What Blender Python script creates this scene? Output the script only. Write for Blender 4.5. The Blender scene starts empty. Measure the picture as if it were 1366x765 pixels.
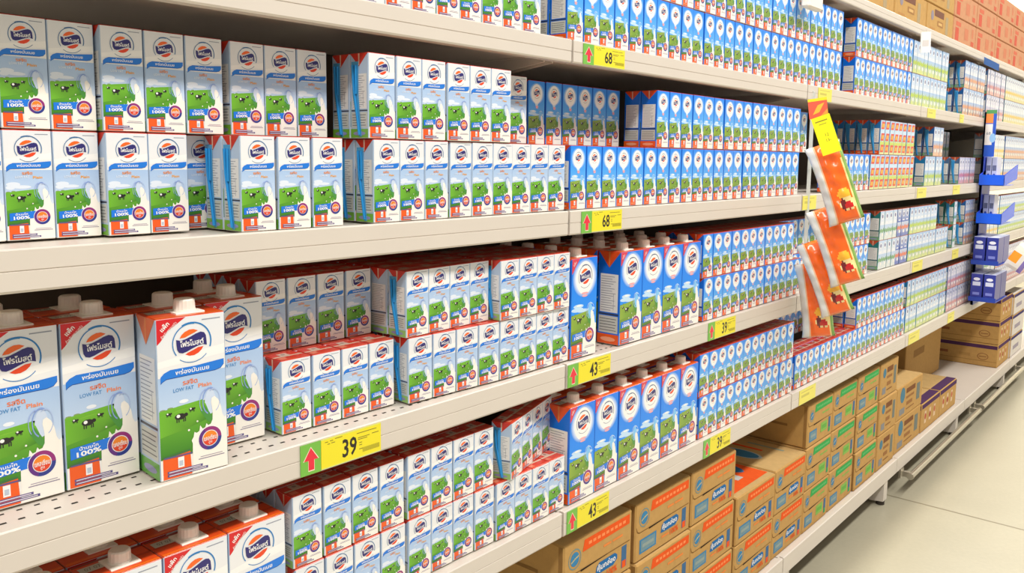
import bpy, bmesh, math, random
from mathutils import Vector, Matrix

random.seed(7)
SC = bpy.context.scene
COL = SC.collection
PI = math.pi

# ------------------------------------------------------------------ camera
def set_camera():
    yaw, pitch, roll = (math.radians(a) for a in (49.597, 6.594, 0.751))
    f = Vector((-math.cos(yaw)*math.cos(pitch), math.sin(yaw)*math.cos(pitch), -math.sin(pitch)))
    r = f.cross(Vector((0, 0, 1))).normalized()
    u = r.cross(f)
    c, s = math.cos(roll), math.sin(roll)
    R, U = c*r + s*u, -s*r + c*u
    cam = bpy.data.cameras.new('camera')
    cam.sensor_width = 36.0
    cam.lens = 1120.8/1366*36.0
    cam.shift_y = -(382.5-338.0)/1366
    cam.clip_start = 0.02
    ob = bpy.data.objects.new('camera', cam)
    COL.objects.link(ob)
    m = Matrix((R, U, -f)).transposed().to_4x4()
    m.translation = (1.05, 0, 1.519)
    ob.matrix_world = m
    SC.camera = ob
set_camera()

# ------------------------------------------------------------------ light and exposure
W = bpy.data.worlds.new('hall_light')
W.use_nodes = True
bg = W.node_tree.nodes['Background']
bg.inputs[0].default_value = (1.0, 0.95, 0.88, 1)
bg.inputs[1].default_value = 0.56
SC.world = W
def area(name, loc, sx, sy, power, col=(1, .975, .93)):
    l = bpy.data.lights.new(name, 'AREA')
    l.shape = 'RECTANGLE'; l.size = sx; l.size_y = sy; l.energy = power; l.color = col
    o = bpy.data.objects.new(name, l); COL.objects.link(o); o.location = loc
    return o
area('aisle_tube_lamp', (1.80, 3.4, 4.1), 0.35, 13.0, 470)
area('shelf_row_tube_lamp', (-0.14, 4.6, 4.6), 0.12, 11.0, 400)
area('added_wall_fill_light', (-1.75, 6.0, 4.6), 0.3, 16.0, 620)  # unseen fill light, added to brighten the cream walls behind the shelving
SC.view_settings.view_transform = 'Standard'
SC.view_settings.look = 'None'
SC.view_settings.exposure = -0.26
SC.view_settings.gamma = 1.0
SC.view_settings.use_curve_mapping = False

# ------------------------------------------------------------------ materials
def lin(c):
    out = []
    for v in c[:3]:
        v /= 255.0
        out.append(v/12.92 if v <= .04045 else ((v+.055)/1.055)**2.4)
    return (*out, 1.0)
def mat(name, col, rough=.5, metal=0.0, noise=0.0, scale=20.0, coat=0.0, trans=0.0, spec=.5):
    m = bpy.data.materials.new(name); m.use_nodes = True
    nt = m.node_tree; p = nt.nodes['Principled BSDF']
    p.inputs['Roughness'].default_value = rough
    p.inputs['Metallic'].default_value = metal
    p.inputs['Specular IOR Level'].default_value = spec
    if coat: p.inputs['Coat Weight'].default_value = coat
    if trans: p.inputs['Transmission Weight'].default_value = trans
    base = lin(col)
    if noise:
        tc = nt.nodes.new('ShaderNodeTexCoord'); n = nt.nodes.new('ShaderNodeTexNoise')
        n.inputs['Scale'].default_value = scale; n.inputs['Detail'].default_value = 5
        mx = nt.nodes.new('ShaderNodeMix'); mx.data_type = 'RGBA'
        mx.inputs['A'].default_value = tuple(v*(1-noise) for v in base[:3])+(1,)
        mx.inputs['B'].default_value = tuple(min(1, v*(1+noise)) for v in base[:3])+(1,)
        nt.links.new(tc.outputs['Object'], n.inputs['Vector'])
        nt.links.new(n.outputs['Fac'], mx.inputs['Factor'])
        nt.links.new(mx.outputs['Result'], p.inputs['Base Color'])
    else:
        p.inputs['Base Color'].default_value = base
    return m
def print_mat(name, rough, coat=0.0, noise=0.0, spec=.5, bump=0.0):
    """printed surface: ink colours are stored with the print polygons"""
    m = bpy.data.materials.new(name); m.use_nodes = True
    nt = m.node_tree; p = nt.nodes['Principled BSDF']
    a = nt.nodes.new('ShaderNodeVertexColor'); a.layer_name = 'ink'
    p.inputs['Roughness'].default_value = rough
    p.inputs['Coat Weight'].default_value = coat
    p.inputs['Coat Roughness'].default_value = .15
    p.inputs['Specular IOR Level'].default_value = spec
    src = a.outputs['Color']
    if noise or bump:
        tc = nt.nodes.new('ShaderNodeTexCoord'); n = nt.nodes.new('ShaderNodeTexNoise')
        n.inputs['Scale'].default_value = 45; n.inputs['Detail'].default_value = 4
        nt.links.new(tc.outputs['Object'], n.inputs['Vector'])
        if noise:
            mx = nt.nodes.new('ShaderNodeMix'); mx.data_type = 'RGBA'; mx.blend_type = 'MULTIPLY'
            mr = nt.nodes.new('ShaderNodeMapRange')
            mr.inputs['To Min'].default_value = 1-noise; mr.inputs['To Max'].default_value = 1+noise*.4
            nt.links.new(n.outputs['Fac'], mr.inputs['Value'])
            mx.inputs['Factor'].default_value = 1
            nt.links.new(src, mx.inputs['A']); nt.links.new(mr.outputs['Result'], mx.inputs['B'])
            src = mx.outputs['Result']
        if bump:
            b = nt.nodes.new('ShaderNodeBump'); b.inputs['Strength'].default_value = bump
            n2 = nt.nodes.new('ShaderNodeTexNoise'); n2.inputs['Scale'].default_value = 14; n2.inputs['Detail'].default_value = 3
            nt.links.new(tc.outputs['Object'], n2.inputs['Vector'])
            nt.links.new(n2.outputs['Fac'], b.inputs['Height']); nt.links.new(b.outputs['Normal'], p.inputs['Normal'])
    nt.links.new(src, p.inputs['Base Color'])
    return m
M_PRINT = print_mat('coated_carton_print', .32, .25)
M_BOARD = print_mat('corrugated_board_print', .85, 0, .18, .2)
M_FOIL = print_mat('glossy_bag_film', .22, .5, 0, .6, .35)
M_SIGN = print_mat('laminated_card', .4, .15)
M_SHELF = mat('cream_powder_coated_steel', (216, 206, 194), .38, 0, .03, 9)
M_PANEL = mat('shade_toned_back_panel', (92, 74, 58), .7)  # dark brown base colour stands in for the shade deep inside the shelves
M_CAP = mat('cream_plastic_cap', (244, 236, 224), .45)
M_STRAW = mat('blue_straw', (38, 150, 222), .3)
M_WRAP = mat('clear_straw_sleeve', (90, 170, 215), .25)
M_SLOT = mat('dark_slot', (40, 34, 28), .8)
M_CHROME = mat('brushed_steel_rail', (215, 210, 200), .28, 1.0)
M_RUBBER = mat('dark_rubber_foot', (52, 44, 36), .7)
M_BLUE = mat('blue_painted_metal', (34, 64, 165), .35)
M_BLUET = mat('blue_translucent_acrylic', (30, 95, 235), .2)
M_CLEAR = mat('clear_plastic_strip', (220, 222, 215), .15)

# ------------------------------------------------------------------ mesh helpers
class MB:
    """collects polygons with a print colour each"""
    def __init__(s): s.v = []; s.f = []; s.c = []
    def quad(s, pts, col):
        n = len(s.v); s.v += [tuple(p) for p in pts]; s.f.append(tuple(range(n, n+len(pts))))
        s.c.append([lin(col)]*len(pts) if not isinstance(col, list) else [lin(c) for c in col])
    def box(s, x0, x1, y0, y1, z0, z1, col=(200, 200, 200)):
        P = [(x, y, z) for x in (x0, x1) for y in (y0, y1) for z in (z0, z1)]
        for a in ((0, 1, 3, 2), (4, 6, 7, 5), (0, 4, 5, 1), (2, 3, 7, 6), (0, 2, 6, 4), (1, 5, 7, 3)):
            s.quad([P[i] for i in a], col)
    def bevel_box(s, x0, x1, y0, y1, z0, z1, b, colfn):
        bm = bmesh.new(); bmesh.ops.create_cube(bm, size=1)
        for v in bm.verts:
            v.co = ((x0+x1)/2+v.co.x*(x1-x0), (y0+y1)/2+v.co.y*(y1-y0), (z0+z1)/2+v.co.z*(z1-z0))
        bmesh.ops.bevel(bm, geom=list(bm.edges), offset=b, segments=1, affect='EDGES')
        bm.normal_update()
        for f in bm.faces: s.quad([v.co[:] for v in f.verts], colfn(f.normal))
        bm.free()
    def tube(s, pts, r, col=(200, 200, 200), n=8, cap=True):
        pts = [Vector(p) for p in pts]; rings = []
        for i, p in enumerate(pts):
            d = (pts[min(i+1, len(pts)-1)]-pts[max(i-1, 0)]).normalized()
            a = Vector((0, 0, 1)) if abs(d.z) < .9 else Vector((1, 0, 0))
            e1 = d.cross(a).normalized(); e2 = d.cross(e1)
            rr = r[i] if isinstance(r, (list, tuple)) else r
            rings.append([p+rr*(math.cos(2*PI*k/n)*e1+math.sin(2*PI*k/n)*e2) for k in range(n)])
        for a, b in zip(rings, rings[1:]):
            for k in range(n): s.quad([a[k], b[k], b[(k+1) % n], a[(k+1) % n]], col)
        if cap: s.quad(rings[0], col); s.quad(rings[-1][::-1], col)
    def prism(s, prof, y0, y1, col):
        """(x,z) profile swept along y"""
        n = len(prof)
        for i in range(n):
            a, b = prof[i], prof[(i+1) % n]
            s.quad([(a[0], y0, a[1]), (a[0], y1, a[1]), (b[0], y1, b[1]), (b[0], y0, b[1])], col)
        s.quad([(p[0], y0, p[1]) for p in prof], col); s.quad([(p[0], y1, p[1]) for p in prof][::-1], col)
    def mesh(s, name, m, fix=False):
        me = bpy.data.meshes.new(name); me.from_pydata(s.v, [], s.f)
        at = me.color_attributes.new('ink', 'FLOAT_COLOR', 'CORNER')
        flat = []
        for c in s.c:
            for q in c: flat += q
        at.data.foreach_set('color', flat)
        me.materials.append(m)
        if fix:
            bm = bmesh.new(); bm.from_mesh(me); bmesh.ops.remove_doubles(bm, verts=bm.verts, dist=1e-5)
            bmesh.ops.recalc_face_normals(bm, faces=bm.faces); bm.to_mesh(me); bm.free()
        me.update()
        return me

_tc = {}
def glyphs(t, bold=0.0):
    """outline lettering as flat polygons, scaled to unit height, centred"""
    if (t, bold) in _tc: return _tc[(t, bold)]
    c = bpy.data.curves.new('lettering', 'FONT'); c.body = t; c.resolution_u = 2; c.offset = bold
    o = bpy.data.objects.new('lettering', c); COL.objects.link(o)
    bpy.context.view_layer.update()
    me = bpy.data.meshes.new_from_object(o.evaluated_get(bpy.context.evaluated_depsgraph_get()))
    vs = [(v.co.x, v.co.y) for v in me.vertices]; fs = [tuple(p.vertices) for p in me.polygons]
    bpy.data.objects.remove(o); bpy.data.meshes.remove(me); bpy.data.curves.remove(c)
    x0 = min(v[0] for v in vs); x1 = max(v[0] for v in vs); y0 = min(v[1] for v in vs); y1 = max(v[1] for v in vs)
    h = y1-y0
    r = ([((x-(x0+x1)/2)/h, (y-(y0+y1)/2)/h) for x, y in vs], fs, (x1-x0)/h)
    _tc[(t, bold)] = r
    return r

class Face:
    """a printed face: (u,v) 0..1 over width and height, layers a hair above each other"""
    def __init__(s, mb, o, ud, vd, w, h, step=.00016):
        s.mb = mb; s.o = Vector(o); s.u = Vector(ud); s.vv = Vector(vd); s.n = s.u.cross(s.vv); s.w = w; s.h = h; s.step = step; s.a = w/h
    def P(s, u, v, L): return s.o+s.u*(u*s.w)+s.vv*(v*s.h)+s.n*(s.step*L)
    def poly(s, pts, col, L): s.mb.quad([s.P(u, v, L) for u, v in pts], col)
    def rect(s, u0, v0, u1, v1, col, L, col2=None):
        c = [col, col, col2, col2] if col2 else col
        s.poly([(u0, v0), (u1, v0), (u1, v1), (u0, v1)], c, L)
    def ell(s, cu, cv, ru, rv, col, L, n=28): s.poly([(cu+ru*math.cos(2*PI*k/n), cv+rv*math.sin(2*PI*k/n)) for k in range(n)], col, L)
    def circ(s, cu, cv, r, col, L, n=28): s.ell(cu, cv, r, r*s.a, col, L, n)
    def arc(s, cu, cv, r0, r1, a0, a1, col, L, n=28, col2=None, sy=1.0):
        A = [math.radians(a0+(a1-a0)*k/n) for k in range(n+1)]
        for a, b in zip(A, A[1:]):
            q = [(cu+r*math.cos(t), cv+r*s.a*sy*math.sin(t)) for r, t in ((r0, a), (r1, a), (r1, b), (r0, b))]
            s.poly(q, [col, col2, col2, col] if col2 else col, L)
    def text(s, t, cu, cv, hh, col, L, width=None, rot=0.0, bold=0.0):
        """hh: letter height as a share of the face WIDTH; width caps the length"""
        vs, fs, asp = glyphs(t, bold)
        H = hh*s.w; sx = H
        if width: sx = width*s.w/asp
        c, si = math.cos(rot), math.sin(rot)
        P = []
        for x, y in vs:
            X, Y = x*sx, y*H
            X, Y = X*c-Y*si, X*si+Y*c
            P.append(s.P(cu+X/s.w, cv+Y/s.h, L))
        for f in fs: s.mb.quad([P[i] for i in f], col)

def tag(o, label, cat, group=None, kind=None):
    if label: o['label'] = label
    if cat: o['category'] = cat
    if group: o['group'] = group
    if kind: o['kind'] = kind
    return o
def put(name, me, parent=None, loc=(0, 0, 0), rz=0.0):
    o = bpy.data.objects.new(name, me); COL.objects.link(o)
    if parent: o.parent = parent
    o.location = loc; o.rotation_euler = (0, 0, rz)
    return o
ONES = ['', 'first', 'second', 'third', 'fourth', 'fifth', 'sixth', 'seventh', 'eighth', 'ninth', 'tenth', 'eleventh', 'twelfth', 'thirteenth', 'fourteenth',
        'fifteenth', 'sixteenth', 'seventeenth', 'eighteenth', 'nineteenth', 'twentieth']
def nth(n):
    if n <= 20: return ONES[n]
    if n == 30: return 'thirtieth'
    return ('twenty-' if n < 30 else 'thirty-')+ONES[n % 10]

# ------------------------------------------------------------------ the hall
SEAM = [0.12, 1.414, 2.670, 3.950, 5.220, 6.490, 7.760]
BAYN = ['the bay with the big 39 tag', 'the bay with the 43 tags', 'the bay behind the orange bags', 'the bay before the blue tower', 'the bay just past the blue tower', 'the farthest bay']
mb = MB(); mb.quad([(-1.2, -3, 0), (5, -3, 0), (5, 14, 0), (-1.2, 14, 0)], (226, 217, 196))
def floor_material():
    m = mat('polished_concrete', (170, 163, 141), .35, 0, .10, 3.0)
    nt = m.node_tree; p = nt.nodes['Principled BSDF']
    src = p.inputs['Base Color'].links[0].from_socket
    tc = nt.nodes.new('ShaderNodeTexCoord'); sp = nt.nodes.new('ShaderNodeSeparateXYZ')
    nt.links.new(tc.outputs['Object'], sp.inputs[0])
    sub = nt.nodes.new('ShaderNodeMath'); sub.operation = 'ADD'; sub.inputs[1].default_value = -3.93+4.0*2
    mod = nt.nodes.new('ShaderNodeMath'); mod.operation = 'MODULO'; mod.inputs[1].default_value = 4.0
    lt = nt.nodes.new('ShaderNodeMath'); lt.operation = 'LESS_THAN'; lt.inputs[1].default_value = .012
    nt.links.new(sp.outputs['Y'], sub.inputs[0]); nt.links.new(sub.outputs[0], mod.inputs[0]); nt.links.new(mod.outputs[0], lt.inputs[0])
    n2 = nt.nodes.new('ShaderNodeTexNoise'); n2.inputs['Scale'].default_value = 60; n2.inputs['Detail'].default_value = 6
    nt.links.new(tc.outputs['Object'], n2.inputs['Vector'])
    mr = nt.nodes.new('ShaderNodeMapRange'); mr.inputs['To Min'].default_value = .90; mr.inputs['To Max'].default_value = 1.06
    nt.links.new(n2.outputs['Fac'], mr.inputs['Value'])
    m1 = nt.nodes.new('ShaderNodeMix'); m1.data_type = 'RGBA'; m1.blend_type = 'MULTIPLY'; m1.inputs['Factor'].default_value = 1
    nt.links.new(src, m1.inputs['A']); nt.links.new(mr.outputs['Result'], m1.inputs['B'])
    m2 = nt.nodes.new('ShaderNodeMix'); m2.data_type = 'RGBA'; m2.inputs['B'].default_value = lin((128, 119, 98))
    nt.links.new(lt.outputs[0], m2.inputs['Factor']); nt.links.new(m1.outputs['Result'], m2.inputs['A'])
    nt.links.new(m2.outputs['Result'], p.inputs['Base Color'])
    return m
tag(put('floor', mb.mesh('floor', floor_material())), 'pale polished concrete shop floor beside the shelving', 'floor', None, 'structure')

mb = MB(); mb.quad([(-3.2, -3, 0), (-3.2, 14, 0), (-3.2, 14, 7), (-3.2, -3, 7)], (244, 236, 214))
tag(put('wall_left', mb.mesh('wall_left', mat('cream_hall_wall', (246, 238, 216), .8, 0, .03, 2))), 'cream hall wall beyond the shelving', 'wall', None, 'structure')

mb = MB(); mb.quad([(-3.2, 14, 0), (5, 14, 0), (5, 14, 7), (-3.2, 14, 7)], (244, 236, 214))
tag(put('wall_back', mb.mesh('wall_back', mat('cream_end_wall', (252, 244, 220), .8, 0, .03, 2))), 'cream end wall of the hall beyond the last bay', 'wall', None, 'structure')

# shelves: (top z, fascia height, label word)
ZT, ZA, ZB, ZC, ZD, ZE = 2.089, 1.755, 1.404, 1.075, .744, .170
LEV = [('T', ZT, .036, 'topmost shelf under the brown boxes'), ('A', ZA, .044, 'upper carton shelf with 68 tag above'), ('B', ZB, .049, 'second carton shelf with lower 68 tag'),
       ('C', ZC, .052, 'third carton shelf with the largest 39 tag'), ('D', ZD, .054, 'lowest carton shelf above the boxes')]
LNAME = {'T': 'topmost white shelf under brown stock boxes', 'A': 'white upper carton shelf, second from top', 'B': 'white middle carton shelf, third from top',
         'C': 'white slotted carton shelf, second above the deck', 'D': 'white lowest carton shelf just above the deck'}
DEPTH = .46
def make_shelf(L, y0, y1, h):
    g = .0035
    b = MB(); b.box(-DEPTH, -.010, y0+g, y1-g, -.006, 0, (230, 225, 216)); b.box(-DEPTH+.04, -.03, y0+g, y1-g, -.028, -.006, (230, 225, 216))
    body = put('gondola_shelf', b.mesh('shelf_board', M_SHELF, True))
    f = MB()
    f.prism([(-.010, 0), (-.010, .0025), (.0005, .0025), (.0022, .0005), (.0022, -h*.46), (.0012, -h*.47), (.0012, -h*.49), (.0022, -h*.50), (.0022, -h+.003), (.0005, -h), (-.020, -h), (-.020, -h+.003), (-.003, -h+.003), (-.003, -.004), (-.010, -.004)], y0+g, y1-g, (232, 226, 216))
    put('price_channel', f.mesh('price_channel', M_SHELF, True), body)
    for yy in (y0+.012, y1-.016):
        k = MB()
        for a, c in ((0, .004),):
            P = [(-DEPTH, -.028), (-.06, -.028), (-.06, -.040), (-DEPTH, -.095)]
            k.prism(P, yy, yy+.004, (225, 218, 206))
        k.box(-DEPTH, -.06, yy-.012, yy+.016, -.030, -.026, (225, 218, 206))
        put('shelf_bracket', k.mesh('shelf_bracket', M_SHELF, True), body)
    if L == 'C':
        s = MB()
        y = y0+.03
        while y < y1-.03:
            s.box(-.031, -.0275, y, y+.0075, .0003, .0006, (40, 34, 28)); s.box(-.060, -.057, y+.008, y+.0145, .0003, .0006, (40, 34, 28)); y += .0205
        put('slot_row', s.mesh('slot_row', M_SLOT), body)
    return body
for i in range(6):
    for L, z, h, w in LEV:
        o = make_shelf(L, SEAM[i], SEAM[i+1], h); o.location = (0, 0, z)
        tag(o, f'{LNAME[L]}, {BAYN[i]}', 'shelf', 'gondola shelves')
    # base deck
    b = MB(); b.box(-DEPTH, -.004, SEAM[i]+.003, SEAM[i+1]-.003, -.012, 0, (232, 226, 214))
    d = put('base_deck', b.mesh('base_deck', M_SHELF, True), None, (0, 0, ZE))
    f = MB(); f.prism([(-.012, .0), (-.012, .006), (0, .006), (.003, .003), (.003, -.060), (-.001, -.063), (-.012, -.063)], SEAM[i]+.003, SEAM[i+1]-.003, (232, 226, 214))
    put('deck_lip', f.mesh('deck_lip', M_SHELF, True), d)
    for yy in ((SEAM[i]+.02, SEAM[i+1]-.16) if i == 2 else (SEAM[i+1]-.16,)):
        k = MB(); k.prism([(-.45, -.012), (-.002, -.012), (-.002, -.150), (-.05, -.155), (-.40, -.155), (-.45, -.14)], yy, yy+.05, (226, 220, 208))
        lg = put('leg', k.mesh('deck_leg', M_SHELF, True), d)
        q = MB(); q.tube([(-.02, yy+.02, -.170), (-.02, yy+.02, -.150)], .018, n=14); q.tube([(-.02, yy+.02, -.152), (-.02, yy+.02, -.14)], .007, n=8)
        put('foot', q.mesh('levelling_foot', M_RUBBER, True), lg)
    tag(d, f'white base deck on short legs, {BAYN[i]}', 'shelf', 'base decks')
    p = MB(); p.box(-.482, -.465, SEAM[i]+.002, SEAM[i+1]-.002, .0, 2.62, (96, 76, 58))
    o = put('back_panel', p.mesh('back_panel', M_PANEL, True)); tag(o, f'shade-toned shelving back panel behind the cartons, {BAYN[i]}', 'panel', 'shelving back panels', 'structure')

# ------------------------------------------------------------------ printed milk cartons
WHITE = (250, 248, 245); NAVY = (44, 38, 112); ORANGE = (240, 92, 22); SKY = (196, 216, 238); BLUE = (12, 112, 216)
GREEN1 = (112, 182, 44); GREEN2 = (52, 126, 30); MILK = (250, 244, 234)
def logo(F, cu, cv, r, ringcol, detail):
    """round badge: open ring, orange crescents, navy wave with lettering"""
    F.arc(cu, cv, r*.93, r, -20, 118, ringcol, 3, 20); F.arc(cu, cv, r*.90, r*.95, 80, 215, ringcol, 3.2, 20); F.arc(cu, cv, r*.95, r*.985, 232, 318, ringcol, 3, 14)
    a = F.a; R = r*.74
    cr = [(-.78, .36), (-.66, .56), (-.45, .74), (-.15, .86), (.15, .86), (.44, .74), (.2, .62), (-.08, .52), (-.42, .38)]
    F.poly([(cu+R*x, cv+R*a*y) for x, y in cr], (244, 104, 26), 3); F.poly([(cu-R*x, cv-R*a*y) for x, y in cr], (234, 70, 26), 3)
    up = [(-1.02, .30), (-.72, .21), (-.40, .27), (-.05, .40), (.30, .55), (.61, .63), (.85, .56), (.97, .35), (1.0, .05)]
    F.poly([(cu+R*x, cv+R*a*y) for x, y in up]+[(cu-R*x, cv-R*a*y) for x, y in up], NAVY, 4)
    F.text('โฟรโมสต์', cu+R*.02, cv+R*a*.0, R*.42, WHITE, 5, R*1.58, .03, .02)
def wave_banner(F, v0, v1, txt, d):
    m = .035
    pts = [(m, v0-.028), (m, v0+.012), (m+.05, v1-.022), (m+.14, v1-.006), (.55, v1-.004), (.98, v1+.012), (.98, v0+.036), (.93, v0+.012), (.84, v0+.003), (.45, v0+.0), (.12, v0-.004), (m+.03, v0-.016)]
    F.poly([(u, v-.004) for u, v in pts], (14, 66, 150), 2); F.poly(pts, (26, 122, 222), 3)
    F.text(txt, .50, (v0+v1)/2+.002, .075, WHITE, 4, .50, .02, .015)
def meadow(F, v0, v1, olive, d):
    g1 = (142, 172, 56) if olive else GREEN1; g2 = (84, 128, 36) if olive else GREEN2
    F.poly([(0.0, .13), (.55, .13), (.86, v0+.03), (.74, v1+.012), (.30, v1-.005), (0.0, v1-.02)], [g2, g2, g2, g1, g1, g1], 2)
    F.poly([(0.0, v0+.02), (.42, v0+.05), (.76, v0+.09), (.68, v1-.02), (.3, v1-.03), (0, v1-.05)], [g1, (112, 156, 46) if olive else (90, 150, 36), g2, g1, (160, 190, 80) if olive else (140, 196, 60), g1], 3)
    for u, dv in ((.05, .0), (.16, .012), (.26, .006), (.36, .012), (.46, .014)):
        F.ell(u, v1-.016+dv*.5, .045, .006, (134, 160, 96) if not olive else (90, 140, 60), 1.86+u*.2, 8)
    # cows
    for cu, cv, k in ((.30, v1-.072, 1.0), (.47, v1-.040, .5), (.13, v1-.045, .45)):
        F.ell(cu, cv, .085*k, .020*k, (34, 30, 30), 4, 10); F.ell(cu-.03*k, cv+.004, .028*k, .011*k, WHITE, 5, 8); F.ell(cu+.085*k, cv+.006*k, .030*k, .012*k, (30, 26, 26), 4.2, 8)
        for du in (-.06, -.03, .04, .065): F.rect(cu+du*k, cv-.036*k, cu+(du+.016)*k, cv-.01*k, (40, 36, 34), 3.9)
def splash(F, v0, d):
    """milk pouring from a bottle"""
    F.poly([(.46, 0.0), (1, 0.0), (1, v0+.085), (.965, v0+.075), (.935, v0+.10), (.915, v0+.155), (.875, v0+.20), (.82, v0+.225), (.775, v0+.215), (.765, v0+.19), (.785, v0+.13), (.78, v0+.075), (.75, v0+.05), (.71, v0+.045), (.685, v0+.06), (.665, v0+.035), (.625, v0+.03), (.59, v0+.055), (.575, v0+.02), (.535, v0+.012), (.50, v0+.02), (.485, v0-.01), (.455, v0-.03), (.47, v0-.05)], MILK, 4)
    F.circ(.42, v0+.04, .016, MILK, 3.8, 8); F.circ(.55, v0+.085, .014, MILK, 3.8, 8)
def bottle(F, v0, pale):
    c1 = (136, 162, 220) if pale else (186, 222, 252)
    F.ell(.755, v0-.005, .085, .085*.95, (206, 220, 242) if pale else (130, 198, 250), 2.5, 16)
    F.poly([(.60, v0-.055), (.66, v0-.02), (.74, v0-.075), (.80, v0-.125), (.79, v0-.15), (.70, v0-.125)], (74, 146, 62), 3.5)
    F.arc(.75, v0, .105, .118, 55, 250, c1, 5, 14, None, 1.75); F.arc(.80, v0, .095, .104, -70, 120, (176, 194, 230) if pale else (205, 230, 252), 5.3, 14, None, 1.75)
    F.arc(.70, v0, .105, .114, 95, 225, (160, 180, 228) if pale else (150, 200, 248), 5.6, 12, None, 1.7)

def lower_print(F, olive, label, glass, d):
    F.poly([(0.03, 0.004), (.45, .004), (.43, .16), (.03, .145)], ORANGE, 3)
    F.poly([(0.03, .135), (.43, .152), (.43, .165), (.03, .15)], (60, 110, 60), 4)
    if label:
        F.poly([(.05, .175), (.56, .195), (.60, .262), (.05, .245)], (22, 120, 226), 4.6)
        F.text('น้ำนมโค', .30, .236, .055, WHITE, 6, .26, .05, .015); F.text('100%', .30, .203, .075, WHITE, 6, .34, .05, .03)
    F.rect(.245, .062, .335, .128, WHITE, 5); F.rect(.262, .072, .318, .105, (190, 200, 216), 6)
    if glass: F.rect(.05, .133, .46, .142, (92, 84, 140), 5)
    else: F.rect(.09, .03, .40, .042, (250, 170, 120), 5)
    for v, w, c in () if olive and not glass else ((.044, .52, (92, 84, 140)), (.024, .60, (80, 72, 132))):
        F.rect(.09, v-.008, .09+w, v+.008, c, 5)
        F.rect(.11, v-.003, .09+w-.03, v+.003, (224, 214, 224), 6)
    cu, cv, r = .735, .205, .185
    F.circ(cu, cv, r, WHITE, 5); F.arc(cu, cv, r*.66, r*.95, 0, 120, (150, 40, 120), 6, 10); F.arc(cu, cv, r*.66, r*.95, 120, 250, (96, 40, 130), 6, 10); F.arc(cu, cv, r*.66, r*.95, 250, 360, (44, 56, 140), 6, 10)
    F.circ(cu, cv, r*.60, (242, 134, 36), 6, 18); F.arc(cu, cv, .001, r*.60, 180, 360, (226, 66, 36), 7, 12)
    F.text('แคลเซียม', cu, cv+.004, r*.42, WHITE, 8, r*1.05, .04, .015); F.text('สูง', cu, cv-.028, r*.26, WHITE, 8, r*.3, .04)
    F.rect(.58, .094, .92, .099, (170, 160, 176), 5); F.rect(.55, .080, .95, .086, (150, 140, 160), 5)
def pale_front(F, big, label=True):
    F.rect(0, .64, 1, 1, (240, 238, 236), 1, (232, 234, 238)); F.rect(0, .40, 1, .64, (196, 216, 242), 1, (170, 198, 234)); F.rect(0, .24, 1, .40, (244, 242, 240), 1, (196, 216, 242)); F.rect(0, 0, 1, .24, (247, 244, 238), 1)
    F.poly([(0, .70), (1, .74), (1, .80), (0, .74)], (248, 246, 243), 1.5)
    logo(F, .5, .835, .30, (60, 110, 160) if not big else (34, 124, 190), big)
    F.rect(.66, .965, .94, .972, (150, 156, 170), 2)
    wave_banner(F, .655 if not big else .635, .71 if not big else .69, 'พร่องมันเนย', 1)
    F.text('รสจืด', .46, .612 if not big else .592, .075, (244, 140, 30) if not big else (240, 120, 60), 3, .22, .02, .02)
    F.text('LOW FAT', .36, .577 if not big else .552, .055, (236, 240, 246) if not big else (70, 140, 200), 3, .30, .02, .012)
    F.text('Plain', .68, .572 if not big else .556, .06, (246, 168, 40) if not big else (244, 140, 90), 3, .2, .02, .02)
    if big: F.ell(.36, .475, .07, .012, (240, 244, 250), 2, 14); F.ell(.70, .46, .06, .008, (226, 234, 246), 2, 12)
    else:
        for cu, cv, a, b in ((.16, .51, .15, .020), (.34, .485, .20, .016), (.05, .48, .10, .02)): F.ell(min(cu, 1-a) if cu+a > 1 else max(cu, a), cv, a, b, (228, 236, 248), 1.6+cu, 14)
    meadow(F, .25, .455, False, 1); splash(F, .245, 1); bottle(F, .445, True); lower_print(F, False, label, True, 1)
    if big:
        F.poly([(0, .998), (.0, .845), (.05, .865), (.16, .925), (.42, .998)], (214, 24, 34), 3)
        F.text('แพ็ก', .11, .955, .075, WHITE, 4, .15, .75, .02); F.text('สำหรับครอบครัว', .17, .930, .04, WHITE, 4, .30, .75)
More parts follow.
